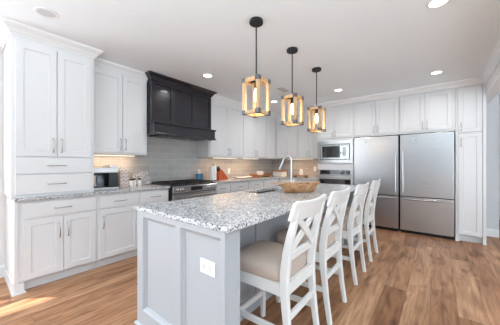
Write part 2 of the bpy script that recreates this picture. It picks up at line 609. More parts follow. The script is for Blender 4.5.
BASE_P = [(0, 0), (0.016, 0), (0.016, 0.10), (0.010, 0.125), (0, 0.13)]
struct('baseboard_left', MB().profile([(0.0, -3.6), (0.0, 0.33)], BASE_P), M['trimwhite'])
struct('baseboard_back', MB().profile([(4.345, YB), (4.575, YB)], BASE_P), M['trimwhite'])
CROWN = [(0, 2.480), (0.010, 2.480), (0.012, 2.494), (0.022, 2.502), (0.036, 2.526), (0.060, 2.548), (0.070, 2.558), (0.074, H), (0, H)]
struct('trim_1', MB().profile([(0.0, 0.315), (0.60, 0.315), (0.60, 1.0), (0.35, 1.0), (0.35, 1.775)], CROWN), M['trimwhite'])
struct('trim_2', MB().profile([(0.35, 2.985), (0.35, 5.37), (1.65, 5.37), (1.65, 5.05), (4.345, 5.05), (4.345, -2.5)], CROWN), M['trimwhite'])

# tiled backsplash
struct('wall_backsplash_range', MB().box(0.0, 0.012, 1.0, YB, 0.915, 1.75), M['tile_y'])
struct('wall_backsplash_back', MB().box(0.012, 1.65, YB - 0.012, YB, 0.915, 1.40), M['tile_x'])

# ------------------------------------------------------------------ cabinets
ROT_L = PI / 2           # cabinets on the range wall face +x
def cabinet(name, label, cat, front, start, w, d, z0, z1, fronts, wall, toe=0.0, group=None, extra=None, mat=None):
    """front: carcass face plane; start: where it begins along the wall. Fronts are overlay, 2 cm proud."""
    mat = mat or M['white']
    loc = (front, start, z0) if wall == 'left' else (start, front, z0)
    r = thing(name, label, cat, loc, ROT_L if wall == 'left' else 0.0, group)
    off = (0, 0, -z0)
    MB(off).box(0.0005, w - 0.0005, 0, d, z0 + toe, z1, 0.001).build('carcass', mat, r)
    if toe:
        MB(off).box(0.002, w - 0.002, 0.045, d, z0, z0 + toe).build('toe_kick', M['toe'], r)
    for f in fronts:
        kind, x0, x1, q0, q1 = f[:5]
        o = MB(off).front(x0, x1, q0, q1, -0.02, 0.0198, shaker=(kind == 'door')).build('door' if kind == 'door' else 'drawer', mat, r)
        if len(f) > 5 and f[5] is not None:
            if kind == 'door':
                hx, h0, h1 = f[5:8]
                MB(off).pull(hx, (h0 + h1) / 2, h1 - h0, -0.02, True).build('handle', M['nickel'], o, smooth=True)
            else:
                MB(off).pull((x0 + x1) / 2, (q0 + q1) / 2, f[5], -0.02, False).build('handle', M['nickel'], o, smooth=True)
    if extra: extra(r, off)
    return r

# --- range wall, left of the range
def endpost(r, off):
    MB(off).box(-0.028, 0.0, -0.02, 0.59, 0.0, 0.885, 0.001).build('end_panel', M['white'], r)
    MB(off).box(0.0, 0.042, -0.019, 0.045, 0.0, 0.0995).build('post_foot', M['white'], r)
    MB(off).profile([(-0.028, 0.59), (-0.028, -0.02), (0.042, -0.02), (0.042, 0.03)][::-1], [(0, 0), (-0.014, 0), (-0.012, 0.012), (-0.004, 0.02), (0, 0.02)]).build('shoe_molding', M['white'], r)
    MB(off).box(-0.040, -0.028, 0.0, 0.59, 0.0, 0.11, 0.003).build('base_molding', M['white'], r)
y0 = 0.363
cabinet('base_cabinet', 'white two-door base cabinet with one wide drawer below the tall hutch', 'cabinet', 0.60, y0, 0.672, 0.595, 0, 0.885, [
    ('drawer', 0.035, 0.655, 0.712, 0.862, 0.14),
    ('door', 0.035, 0.345, 0.112, 0.692, 0.345 - 0.032, 0.475, 0.615),
    ('door', 0.352, 0.655, 0.112, 0.692, 0.352 + 0.032, 0.475, 0.615)], 'left', 0.10, 'base cabinets on the range wall', endpost)
cabinet('base_cabinet', 'white single-door base cabinet under the coffee maker, handle at its left', 'cabinet', 0.60, 1.035, 0.505, 0.595, 0, 0.885, [
    ('drawer', 0.02, 0.485, 0.712, 0.862, 0.14),
    ('door', 0.02, 0.485, 0.112, 0.692, 0.02 + 0.034, 0.475, 0.615)], 'left', 0.10, 'base cabinets on the range wall')
cabinet('base_cabinet', 'white base cabinet touching the left side of the range, mostly behind the island', 'cabinet', 0.60, 1.54, 0.44, 0.595, 0, 0.885, [
    ('drawer', 0.02, 0.42, 0.712, 0.862, 0.14),
    ('door', 0.02, 0.42, 0.112, 0.692, 0.42 - 0.034, 0.475, 0.615)], 'left', 0.10, 'base cabinets on the range wall')
# --- range wall, right of the range
bl = ['white base cabinet touching the right side of the range', 'white base cabinet with drawer under the knife block', 'white base cabinet with drawer under the white platter', 'white corner base cabinet under the tray of mugs']
for (a, b, l) in ((2.89, 3.30, bl[0]), (3.30, 3.87, bl[1]), (3.87, 4.43, bl[2]), (4.43, 5.121, bl[3])):
    w = b - a
    cabinet('base_cabinet', l, 'cabinet', 0.60, a, w, 0.595, 0, 0.885, [
        ('drawer', 0.015, w - 0.015, 0.712, 0.862, 0.13),
        ('door', 0.015, w - 0.015, 0.112, 0.692, w - 0.05, 0.475, 0.615)], 'left', 0.10, 'base cabinets on the range wall')
for (a, b, l) in ((0.623, 1.13, 'white base cabinet under the back counter, beside the corner'), (1.13, 1.645, 'white base cabinet under the back counter, beside the oven tower')):
    w = b - a
    cabinet('base_cabinet', l, 'cabinet', 5.12, a, w, 0.59, 0, 0.885, [
        ('drawer', 0.015, w - 0.015, 0.712, 0.862, 0.13),
        ('door', 0.015, w - 0.015, 0.112, 0.692, w - 0.05, 0.475, 0.615)], 'back', 0.10, 'base cabinets under the back counter')

# --- tall hutch on the counter
cabinet('hutch_cabinet', 'tall white hutch standing on the counter, two doors over two drawers', 'cabinet', 0.60, 0.315, 0.685, 0.595, 0.916, H - 0.001, [
    ('drawer', 0.028, 0.655, 0.945, 1.138, 0.15),
    ('drawer', 0.028, 0.655, 1.150, 1.308, 0.15),
    ('door', 0.028, 0.338, 1.322, 2.43, 0.338 - 0.03, 1.365, 1.51),
    ('door', 0.346, 0.655, 1.322, 2.43, 0.346 + 0.03, 1.365, 1.51)], 'left')
# --- wall cabinets on the range wall
cabinet('wall_cabinet', 'white two-door wall cabinet between the tall hutch and the dark hood', 'cabinet', 0.35, 1.001, 0.774, 0.345, 1.38, H - 0.001, [
    ('door', 0.025, 0.415, 1.405, 2.465, 0.415 - 0.03, 1.435, 1.59),
    ('door', 0.422, 0.755, 1.405, 2.465, 0.422 + 0.03, 1.435, 1.59)], 'left', group='wall cabinets with shaker doors')
cabinet('wall_cabinet', 'white two-door wall cabinet touching the right side of the dark hood', 'cabinet', 0.35, 2.985, 0.999, 0.336, 1.38, H - 0.001, [
    ('door', 0.03, 0.531, 1.40, 2.465, 0.531 - 0.03, 1.43, 1.56),
    ('door', 0.537, 0.985, 1.40, 2.465, 0.537 + 0.03, 1.43, 1.56)], 'left', group='wall cabinets with shaker doors')
cabinet('wall_cabinet', 'white two-door wall cabinet above the platter and mugs, second after the hood', 'cabinet', 0.35, 3.985, 0.915, 0.336, 1.38, H - 0.001, [
    ('door', 0.015, 0.456, 1.40, 2.465, 0.456 - 0.03, 1.43, 1.56),
    ('door', 0.462, 0.905, 1.40, 2.465, 0.462 + 0.03, 1.43, 1.56)], 'left', group='wall cabinets with shaker doors')
cabinet('wall_cabinet', 'narrow white corner wall cabinet without handles where the two walls meet', 'cabinet', 0.35, 4.901, 0.80, 0.336, 1.38, H - 0.001, [
    ('door', 0.01, 0.44, 1.40, 2.465)], 'left', group='wall cabinets with shaker doors')
cabinet('wall_cabinet', 'white wall cabinet on the back wall nearest the corner', 'cabinet', 5.37, 0.351, 0.65, 0.335, 1.38, H - 0.001, [
    ('door', 0.03, 0.336, 1.40, 2.465, 0.336 - 0.03, 1.43, 1.56),
    ('door', 0.342, 0.64, 1.40, 2.465, 0.342 + 0.03, 1.43, 1.56)], 'back', group='wall cabinets with shaker doors')
cabinet('wall_cabinet', 'white wall cabinet on the back wall touching the oven tower', 'cabinet', 5.37, 1.002, 0.645, 0.335, 1.38, H - 0.001, [
    ('door', 0.015, 0.300, 1.40, 2.465, 0.300 - 0.03, 1.43, 1.56),
    ('door', 0.306, 0.615, 1.40, 2.465, 0.306 + 0.03, 1.43, 1.56)], 'back', group='wall cabinets with shaker doors')

# --- oven tower: built around the openings of the two appliances
def oven_tower():
    r = thing('oven_cabinet', 'tall white oven tower cabinet housing the microwave and wall oven', 'cabinet', (1.651, 5.07, 0))
    W, D = 0.768, 0.64
    mb = MB()
    mb.box(0, 0.018, 0, D, 0, H - 0.001); mb.box(W - 0.018, W, 0, D, 0, H - 0.001)
    mb.box(0.018, W - 0.018, 0, D, 0.10, 0.40)
    mb.box(0.018, W - 0.018, 0, D, 1.128, 1.262)
    mb.box(0.018, W - 0.018, 0, D, 1.75, H - 0.001)
    mb.box(0.018, W - 0.018, D - 0.02, D, 0.40, 1.75)
    mb.build('carcass', M['white'], r)
    MB().box(0.02, W - 0.02, 0.045, D, 0, 0.10).build('toe_kick', M['toe'], r)
    d = MB().front(0.03, W - 0.03, 0.12, 0.385, -0.02, 0.0198, shaker=False).build('drawer', M['white'], r)
    MB().pull(W / 2, 0.25, 0.14, -0.02, False).build('handle', M['nickel'], d, smooth=True)
    for x0, x1, hx in ((0.04, 0.372, 0.342), (0.378, 0.735, 0.408)):
        d = MB().front(x0, x1, 1.80, 2.465, -0.02, 0.0198).build('door', M['white'], r)
        MB().pull(hx, 1.89, 0.12, -0.02, True).build('handle', M['nickel'], d, smooth=True)
oven_tower()

# --- above the refrigerators, with the side panels
def surround(r, off):
    MB(off).box(-0.008, 0.0005, -0.0, 0.64, 0, 1.79).build('side_panel', M['white'], r)
cabinet('fridge_cabinet', 'white two-door cabinet above the left refrigerator column', 'cabinet', 5.07, 2.421, 0.79, 0.64, 1.79, H - 0.001, [
    ('door', 0.025, 0.405, 1.82, 2.465, 0.405 - 0.028, 1.85, 1.98),
    ('door', 0.411, 0.775, 1.82, 2.465, 0.411 + 0.028, 1.85, 1.98)], 'back', group='cabinets over the refrigerators')
cabinet('fridge_cabinet', 'white two-door cabinet above the right refrigerator column', 'cabinet', 5.07, 3.212, 0.776, 0.64, 1.79, H - 0.001, [
    ('door', 0.015, 0.376, 1.82, 2.465, 0.376 - 0.028, 1.85, 1.98),
    ('door', 0.382, 0.74, 1.82, 2.465, 0.382 + 0.028, 1.85, 1.98)], 'back', group='cabinets over the refrigerators')

# --- pantry
def pantry_feet(r, off):
    for x0, x1 in ((0.0, 0.042), (0.318, 0.355)):
        MB(off).box(x0, x1, -0.018, 0.05, 0.0, 0.0998).build('post_foot', M['white'], r)
        MB(off).box(x0 - 0.004, x1 + 0.006, -0.03, 0.045, 0.0, 0.022, 0.004).build('shoe_molding', M['white'], r)
    MB(off).box(0.318, 0.355, -0.018, 0.0, 0.0998, 2.478, 0.001).build('end_stile', M['white'], r)
cabinet('pantry_cabinet', 'narrow white pantry cabinet at the right end beside the refrigerators', 'cabinet', 5.07, 3.989, 0.355, 0.64, 0, H - 0.001, [
    ('door', 0.035, 0.310, 0.115, 1.735, 0.035 + 0.03, 1.53, 1.665),
    ('door', 0.035, 0.310, 1.755, 2.465, 0.035 + 0.03, 1.775, 1.905)], 'back', 0.10, None, pantry_feet)

# ------------------------------------------------------------------ countertops
def slab(outline_boxes, name, label):
    mb = MB()
    for b in outline_boxes:
        mb.box(*b, 0.003)
    o = mb.build(name, M['granite'])
    return tag(o, label, 'countertop')
slab([(0.0, 0.64, 0.338, 1.983, 0.885, 0.915)], 'countertop', 'granite countertop strip left of the range, carrying the tall hutch')
def l_counter():
    bm = MB()
    pts = [(0.0, 2.887), (0.64, 2.887), (0.64, 5.08), (1.65, 5.08), (1.65, YB - 0.0), (0.0, YB - 0.0)]
    bm.loft([[(x, y, 0.885) for x, y in pts], [(x, y, 0.915) for x, y in pts]])
    o = bm.build('countertop', M['granite'])
    tag(o, 'L-shaped granite countertop running from the range around the corner', 'countertop')
l_counter()

# ------------------------------------------------------------------ hood
def hood():
    r = thing('range_hood', 'dark espresso wood range hood with crown over the range', 'range hood', (0.013, 2.39, 1.69))
    oy, oz = 2.39, 1.69
    A = lambda: MB((-0.013, -oy, -oz))
    XF, XM, YA, YC, MA, MC = 0.45, 0.55, 1.782, 2.945, 1.778, 2.965
    A().box(0.013, XF, YA, YC, 1.87, H - 0.001).build('chimney', M['hood'], r)
    for i, (a, b) in enumerate(((YA, 2.145), (2.145, 2.56), (2.56, YC))):
        MB().front(0.0, b - a, 1.885, 2.49, -0.022, 0.0218, fw=0.045, rec=0.014).build('panel', M['hood'], r, loc=(XF - 0.013, a - oy, -oz), rot=(0, 0, PI / 2))
    prof = [(0, 2.490), (0.012, 2.490), (0.014, 2.506), (0.024, 2.514), (0.038, 2.538), (0.064, 2.556), (0.074, 2.564), (0.078, H), (0, H)]
    A().profile([(0.40, YA), (XF + 0.022, YA), (XF + 0.022, YC), (0.40, YC)], prof).build('crown_molding', M['hood'], r)
    mb = A()
    mb.box(0.013, XM, MA, MA + 0.03, 1.70, 1.865); mb.box(0.013, XM, MC - 0.03, MC, 1.70, 1.865)
    mb.box(XM - 0.03, XM, MA + 0.03, MC - 0.03, 1.70, 1.865)
    mb.box(0.013, XM - 0.03, MA + 0.03, MC - 0.03, 1.835, 1.865)
    mb.build('mantle', M['hood'], r)
    LP = [(0.37, MA), (XM, MA), (XM, MC), (0.37, MC)]
    A().profile(LP, [(0, 1.840), (0.014, 1.844), (0.018, 1.856), (0.018, 1.868), (0, 1.868)]).build('upper_lip', M['hood'], r)
    A().profile(LP, [(0, 1.685), (0.016, 1.685), (0.018, 1.698), (0.012, 1.708), (0, 1.712)]).build('lower_lip', M['hood'], r)
    A().box(0.0131, XM - 0.0301, MA + 0.0301, MC - 0.0301, 1.701, 1.716).build('bottom_panel', M['hood'], r)
    A().box(0.08, 0.46, 1.95, 2.80, 1.690, 1.7008, 0.003).build('vent_insert', M['hoodmetal'], r)
    mb = A()
    for k in range(2):
        y = 2.22 + k * 0.36
        mb.lathe([(0.0, 1.6865), (0.03, 1.6865), (0.033, 1.6899)], (0.25, y, 0), 16)
    mb.build('hood_lamp_lens', M['can_off'], r)
hood()

# ------------------------------------------------------------------ range
def make_range():
    ya, yb = 1.988, 2.882
    r = thing('range', 'stainless gas range with black grates and knobs below the dark hood', 'stove', (0.02, ya, 0), 0)
    A = lambda: MB((-0.02, -ya, 0))
    A().box(0.02, 0.645, ya, yb, 0.06, 0.905).build('body', M['black'], r)
    A().box(0.05, 0.60, ya + 0.03, yb - 0.03, 0.0, 0.06).build('plinth', M['black'], r)
    A().box(0.02, 0.665, ya, yb, 0.9051, 0.922, 0.004).build('cooktop', M['iron'], r)
    cp = A().box(0.646, 0.695, ya + 0.012, yb, 0.80, 0.9045, 0.006).build('control_panel', M['steel'], r)
    A().box(0.695, 0.698, ya + 0.33, ya + 0.56, 0.822, 0.888, 0.001).build('display', M['display'], cp)
    for y in (0.095, 0.175, 0.69, 0.755, 0.82):
        A().lathe([(0.030, 0), (0.030, 0.006), (0.024, 0.008), (0.022, 0.034), (0.018, 0.037), (0.0, 0.037)], (0.695, ya + y, 0.850), 18, 'x').build('knob', M['nickel'], r, smooth=True)
    d = A().box(0.646, 0.690, ya + 0.012, yb, 0.22, 0.79, 0.005).build('oven_door', M['steel'], r)
    A().box(0.690, 0.693, ya + 0.12, yb - 0.12, 0.33, 0.66, 0.001).build('door_window', M['blackglass'], d)
    mb = A(); mb.tube([(0.745, ya + 0.06, 0.745), (0.745, yb - 0.06, 0.745)], 0.012, 12)
    for y in (ya + 0.09, yb - 0.09): mb.tube([(0.69, y, 0.745), (0.745, y, 0.745)], 0.009, 10)
    mb.build('handle', M['steel'], d, smooth=True)
    A().box(0.646, 0.688, ya + 0.012, yb, 0.07, 0.21, 0.005).build('warming_drawer', M['steel'], r)
    for k in range(3):
        a = ya + 0.03 + k * 0.281; b = a + 0.272
        mb = A()
        for x in (0.06, 0.33, 0.60):
            mb.box(x, x + 0.016, a, b, 0.937, 0.954, 0.002)
        for y in (a, (a + b) / 2 - 0.008, b - 0.016):
            mb.box(0.06, 0.616, y, y + 0.016, 0.937, 0.954, 0.002)
        for x in (0.06, 0.60):
            for y in (a, b - 0.016):
                mb.box(x, x + 0.016, y, y + 0.016, 0.922, 0.938)
        mb.build('grate', M['iron'], r)
        for x in (0.20, 0.47):
            A().lathe([(0.045, 0.922), (0.045, 0.930), (0.032, 0.932), (0.032, 0.936), (0.0, 0.9362)], (x, (a + b) / 2, 0), 18).build('burner', M['black'], r)
make_range()

# ------------------------------------------------------------------ microwave and wall oven
def microwave():
    x0, x1, z0, z1 = 1.658, 2.412, 1.264, 1.748
    yf = 5.048
    r = thing('microwave', 'built-in stainless microwave in a wide trim frame above the wall oven', 'microwave', ((x0 + x1) / 2, 5.07, z0))
    A = lambda: MB((-(x0 + x1) / 2, -5.07, -z0))
    A().box(1.70, 2.37, 5.0701, 5.45, 1.28, 1.73).build('case', M['black'], r)
    t = 0.062; mb = A()
    mb.box(x0, x1, yf, 5.0695, z0, z0 + 0.075, 0.003); mb.box(x0, x1, yf, 5.0695, z1 - 0.075, z1, 0.003)
    mb.box(x0, x0 + t, yf, 5.0695, z0 + 0.075, z1 - 0.075, 0.003); mb.box(x1 - t, x1, yf, 5.0695, z0 + 0.075, z1 - 0.075, 0.003)
    mb.build('trim_frame', M['steel'], r)
    # dark gap and door
    A().box(x0 + t, x1 - t, 5.062, 5.069, z0 + 0.075, z1 - 0.075).build('door_gasket', M['black'], r)
    a0, a1, c0, c1 = x0 + t + 0.012, x1 - t - 0.012, z0 + 0.085, z1 - 0.085
    d = MB((-(x0 + x1) / 2, -5.07, -z0))
    f = 0.036
    d.box(a0, a1, 5.035, 5.0615, c0, c0 + f, 0.002); d.box(a0, a1, 5.035, 5.0615, c1 - f, c1, 0.002)
    d.box(a0, a0 + f, 5.035, 5.0615, c0 + f, c1 - f, 0.002); d.box(a1 - f, a1, 5.035, 5.0615, c0 + f, c1 - f, 0.002)
    dd = d.build('door', M['steel'], r)
    A().box(a0 + f, a1 - f, 5.042, 5.061, c0 + f, c1 - f).build('door_glass', M['blackglass'], dd)
    mb = A()
    mb.box(a1 - f - 0.10, a1 - f - 0.02, 5.0405, 5.0418, c0 + f + 0.02, c1 - f - 0.02)
    mb.build('keypad', M['display'], dd)
    mb = A(); mb.tube([(a0 + 0.03, 5.012, c1 - 0.016), (a1 - 0.03, 5.012, c1 - 0.016)], 0.008, 10)
    for x in (a0 + 0.06, a1 - 0.06): mb.tube([(x, 5.035, c1 - 0.016), (x, 5.012, c1 - 0.016)], 0.006, 8)
    mb.build('handle', M['steel'], dd, smooth=True)
microwave()

def wall_oven():
    x0, x1 = 1.660, 2.412
    r = thing('wall_oven', 'stainless built-in wall oven below the microwave', 'oven', ((x0 + x1) / 2, 5.07, 0.405))
    A = lambda: MB((-(x0 + x1) / 2, -5.07, -0.405))
    A().box(1.70, 2.37, 5.0701, 5.62, 0.43, 1.11).build('case', M['black'], r)
    p = A().box(x0, x1, 5.045, 5.0695, 1.008, 1.126, 0.003).build('control_panel', M['steel'], r)
    A().box(x0 + 0.06, x0 + 0.28, 5.0425, 5.045, 1.022, 1.112, 0.0008).build('touch_panel', M['blackglass'], p)
    A().box(x0 + 0.50, x1 - 0.05, 5.0425, 5.045, 1.022, 1.112, 0.0008).build('display', M['blackglass'], p)
    A().box(x0 + 0.28, x0 + 0.50, 5.043, 5.045, 1.022, 1.112, 0.0008).build('badge_plate', M['steel_dark'], p)
    d = A().box(x0, x1, 5.035, 5.0695, 0.41, 1.002, 0.004).build('door', M['steel'], r)
    A().box(x0 + 0.045, x1 - 0.045, 5.0325, 5.035, 0.52, 0.925, 0.0008).build('door_window', M['blackglass'], d)
    mb = A(); mb.tube([(x0 + 0.02, 4.985, 0.965), (x1 - 0.02, 4.985, 0.965)], 0.013, 12)
    for x in (x0 + 0.06, x1 - 0.06): mb.tube([(x, 5.035, 0.965), (x, 4.985, 0.965)], 0.009, 10)
    mb.build('handle', M['steel'], d, smooth=True)
wall_oven()

# ------------------------------------------------------------------ refrigerators
def fridge(x0, x1, hinge_left, label):
    r = thing('refrigerator', label, 'refrigerator', ((x0 + x1) / 2, 5.07, 0), 0, 'twin stainless refrigerator columns')
    A = lambda: MB((-(x0 + x1) / 2, -5.07, 0))
    A().box(x0 - 0.004, x1 + 0.004, 5.085, 5.70, 0.02, 1.783).build('cabinet_body', M['black'], r)
    A().box(x0 + 0.02, x1 - 0.02, 5.075, 5.12, 0.0, 0.052).build('kick_grille', M['black'], r)
    dz = A().box(x0 + 0.003, x1 - 0.003, 5.030, 5.084, 0.058, 0.655, 0.004, 2).build('freezer_drawer', M['steel'], r)
    mb = A(); mb.tube([(x0 + 0.03, 4.975, 0.622), (x1 - 0.03, 4.975, 0.622)], 0.013, 12)
    for x in (x0 + 0.06, x1 - 0.06): mb.tube([(x, 5.030, 0.622), (x, 4.975, 0.622)], 0.010, 10)
    mb.build('handle', M['steel'], dz, smooth=True)
    d = A().box(x0 + 0.003, x1 - 0.003, 5.030, 5.084, 0.668, 1.772, 0.004, 2).build('door', M['steel'], r)
    hx = x1 - 0.045 if hinge_left else x0 + 0.045
    mb = A(); mb.tube([(hx, 4.975, 0.74), (hx, 4.975, 1.46)], 0.013, 12)
    for z in (0.78, 1.42): mb.tube([(hx, 5.030, z), (hx, 4.975, z)], 0.010, 10)
    mb.build('handle', M['steel'], d, smooth=True)
    bx = x0 + 0.22 if hinge_left else x0 + 0.22
    A().box(bx - 0.018, bx + 0.018, 5.0285, 5.030, 1.66, 1.69, 0.0004).build('badge', M['nickel'], d)
fridge(2.435, 3.203, True, 'left stainless refrigerator column, handle on its right edge, next to the oven tower')
fridge(3.226, 3.975, False, 'right stainless refrigerator column, handle on its left edge, next to the pantry')

# ------------------------------------------------------------------ island
IX0, IX1, IY0, IY1 = 1.885, 2.90, 0.868, 3.88
SX0, SX1, SY0, SY1 = 1.965, 2.19, 2.10, 2.74    # sink cut-out
def island():
    r = thing('kitchen_island', 'pale grey panelled kitchen island with deep seating overhang', 'kitchen island', (2.2, 0.9, 0))
    A = lambda: MB((-2.2, -0.9, 0))
    # cabinet body (hollow where the sink hangs)
    mb = A()
    mb.box(1.925, 2.50, 0.925, SY0 - 0.04, 0.10, 0.8845)
    mb.box(1.925, 2.50, SY1 + 0.04, 3.84, 0.10, 0.8845)
    mb.box(1.925, 1.945, SY0 - 0.04, SY1 + 0.04, 0.10, 0.8845)
    mb.box(2.24, 2.50, SY0 - 0.04, SY1 + 0.04, 0.10, 0.8845)
    mb.box(1.945, 2.24, SY0 - 0.04, SY1 + 0.04, 0.10, 0.60)
    mb.build('carcass', M['island'], r)
    A().box(1.98, 2.49, 0.93, 3.83, 0.0, 0.10).build('toe_kick', M['island'], r)
    for nm, ya, yb, sgn in (('end_panel', 0.905, 1.005, 1), ('end_panel', 3.76, 3.855, -1)):
        A().box(1.91, 2.868, ya, yb, 0.0, 0.8845, 0.001).build(nm, M['island'], r)
    # applied shaker frame on the near end: stiles, rails
    mb = A()
    y1, y0_ = 0.905, 0.880
    def fr(x0, x1, z0, z1): mb.box(x0, x1, y0_, y1, z0, z1)
    fr(1.91, 1.992, 0.0, 0.8845); fr(2.418, 2.472, 0.13, 0.845); fr(2.838, 2.868, 0.0, 0.8845)
    fr(1.992, 2.838, 0.845, 0.8845); fr(1.992, 2.838, 0.0, 0.13)
    mb.build('panel_frame', M['island'], r)
    # panel mouldings
    for a, b in ((1.992, 2.418), (2.472, 2.838)):
        mb = A()
        P = [(a, 0.13), (b, 0.13), (b, 0.845), (a, 0.845)]
        def ring(i, y): return [(a + i, y, 0.13 + i), (b - i, y, 0.13 + i), (b - i, y, 0.845 - i), (a + i, y, 0.845 - i)]
        R = [[mb.v(p) for p in ring(i, y)] for i, y in ((0, 0.9045), (0, 0.8802), (0.004, 0.882), (0.012, 0.894), (0.024, 0.899), (0.027, 0.9045))]
        for p, q in zip(R[:-1], R[1:]):
            for i in range(4):
                j = (i + 1) % 4
                mb.bm.faces.new((p[i], p[j], q[j], q[i]))
        mb.build('panel_molding', M['island'], r)
    # shoe
    A().profile([(1.905, 1.2), (1.905, 0.880), (2.868, 0.880), (2.868, 1.005)], [(0, 0), (0.016, 0), (0.014, 0.012), (0.004, 0.02), (0, 0.02)]).build('shoe_molding', M['island'], r)
    # seating-side back panel with battens and a base board
    A().box(2.50, 2.512, 1.005, 3.76, 0.0, 0.8845).build('back_panel', M['island'], r)
    mb = A()
    for y in (1.005, 1.61, 2.36, 3.11, 3.685):
        mb.box(2.512, 2.528, y, y + 0.075, 0.12, 0.8845)
    mb.box(2.512, 2.528, 1.08, 3.685, 0.80, 0.884)
    mb.build('batten', M['island'], r)
    A().box(2.512, 2.532, 1.006, 3.759, 0.0, 0.12, 0.003).build('base_board', M['island'], r)
    # kitchen-side doors
    for k in range(5):
        a = 0.96 + k * 0.565
        o = MB().front(0, 0.55, 0.12, 0.86, -0.02, 0.0198).build('door', M['island'], r, loc=(1.925 - 2.2, a + 0.55 - 0.9, 0), rot=(0, 0, -PI / 2))
        MB().pull(0.5, 0.74, 0.14, -0.02, True).build('handle', M['nickel'], o, smooth=True)
island()
def island_top():
    mb = MB()
    def ring(x0, x1, y0, y1, z): return [mb.v(p) for p in ((x0, y0, z), (x1, y0, z), (x1, y1, z), (x0, y1, z))]
    c = 0.004
    R = [ring(SX0, SX1, SY0, SY1, 0.885), ring(IX0 + c, IX1 - c, IY0 + c, IY1 - c, 0.885), ring(IX0, IX1, IY0, IY1, 0.889),
         ring(IX0, IX1, IY0, IY1, 0.911), ring(IX0 + c, IX1 - c, IY0 + c, IY1 - c, 0.915), ring(SX0, SX1, SY0, SY1, 0.915)]
    R.append(R[0])
    for p, q in zip(R[:-1], R[1:]):
        for i in range(4):
            j = (i + 1) % 4
            mb.bm.faces.new((p[i], p[j], q[j], q[i]))
    tag(mb.build('island_countertop', M['granite']), 'large speckled granite slab on top of the island', 'countertop')
island_top()
def sink():
    r = thing('sink', 'dark stainless sink bowl sunk into the island countertop', 'sink', ((SX0 + SX1) / 2, (SY0 + SY1) / 2, 0.66))
    A = lambda: MB((-(SX0 + SX1) / 2, -(SY0 + SY1) / 2, -0.66))
    mb = A(); t = 0.004
    mb.box(SX0, SX1, SY0, SY1, 0.66, 0.664)
    mb.box(SX0 - t, SX0, SY0 - t, SY1 + t, 0.66, 0.8848); mb.box(SX1, SX1 + t, SY0 - t, SY1 + t, 0.66, 0.8848)
    mb.box(SX0, SX1, SY0 - t, SY0, 0.66, 0.8848); mb.box(SX0, SX1, SY1, SY1 + t, 0.66, 0.8848)
    mb.build('basin', M['steel_dark'], r)
    A().lathe([(0.04, 0.6641), (0.042, 0.668), (0.03, 0.668), (0.0, 0.667)], ((SX0 + SX1) / 2, (SY0 + SY1) / 2, 0), 18).build('drain', M['nickel'], r, smooth=True)
sink()
def faucet():
    x, y = 2.256, 2.73
    r = thing('faucet', 'stainless gooseneck faucet standing behind the bowl on the island', 'faucet', (x, y, 0.915))
    MB().lathe([(0.028, 0), (0.028, 0.008), (0.019, 0.014), (0.018, 0.10), (0.016, 0.108), (0.0, 0.108)], (0, 0, 0), 20).build('base', M['chrome'], r, smooth=True)
    R = 0.052
    pts = [(0, 0, 0.10), (0, 0, 0.25), (0, 0, 0.375)]
    d = Vector((-0.93, -0.36, 0)).normalized()
    for k in range(1, 11):
        a = PI * k / 10 * 0.93
        pts.append(d * (R - R * math.cos(a)) + Vector((0, 0, 0.375 + R * math.sin(a))))
    tip = Vector(pts[-1]); tn = (tip - Vector(pts[-2])).normalized()
    pts.append(tip + tn * 0.03)
    MB().tube(pts, 0.0125, 14).build('spout', M['chrome'], r, smooth=True)
    e = Vector(pts[-1])
    MB().tube([e, e + tn * 0.02, e + tn * 0.10, e + tn * 0.115], [0.0135, 0.0165, 0.0175, 0.014], 14).build('spray_head', M['chrome'], r, smooth=True)
    MB().tube([(0, 0.016, 0.07), (0, 0.045, 0.075), (0.01, 0.075, 0.12)], [0.009, 0.008, 0.006], 10).build('lever', M['chrome'], r, smooth=True)
faucet()
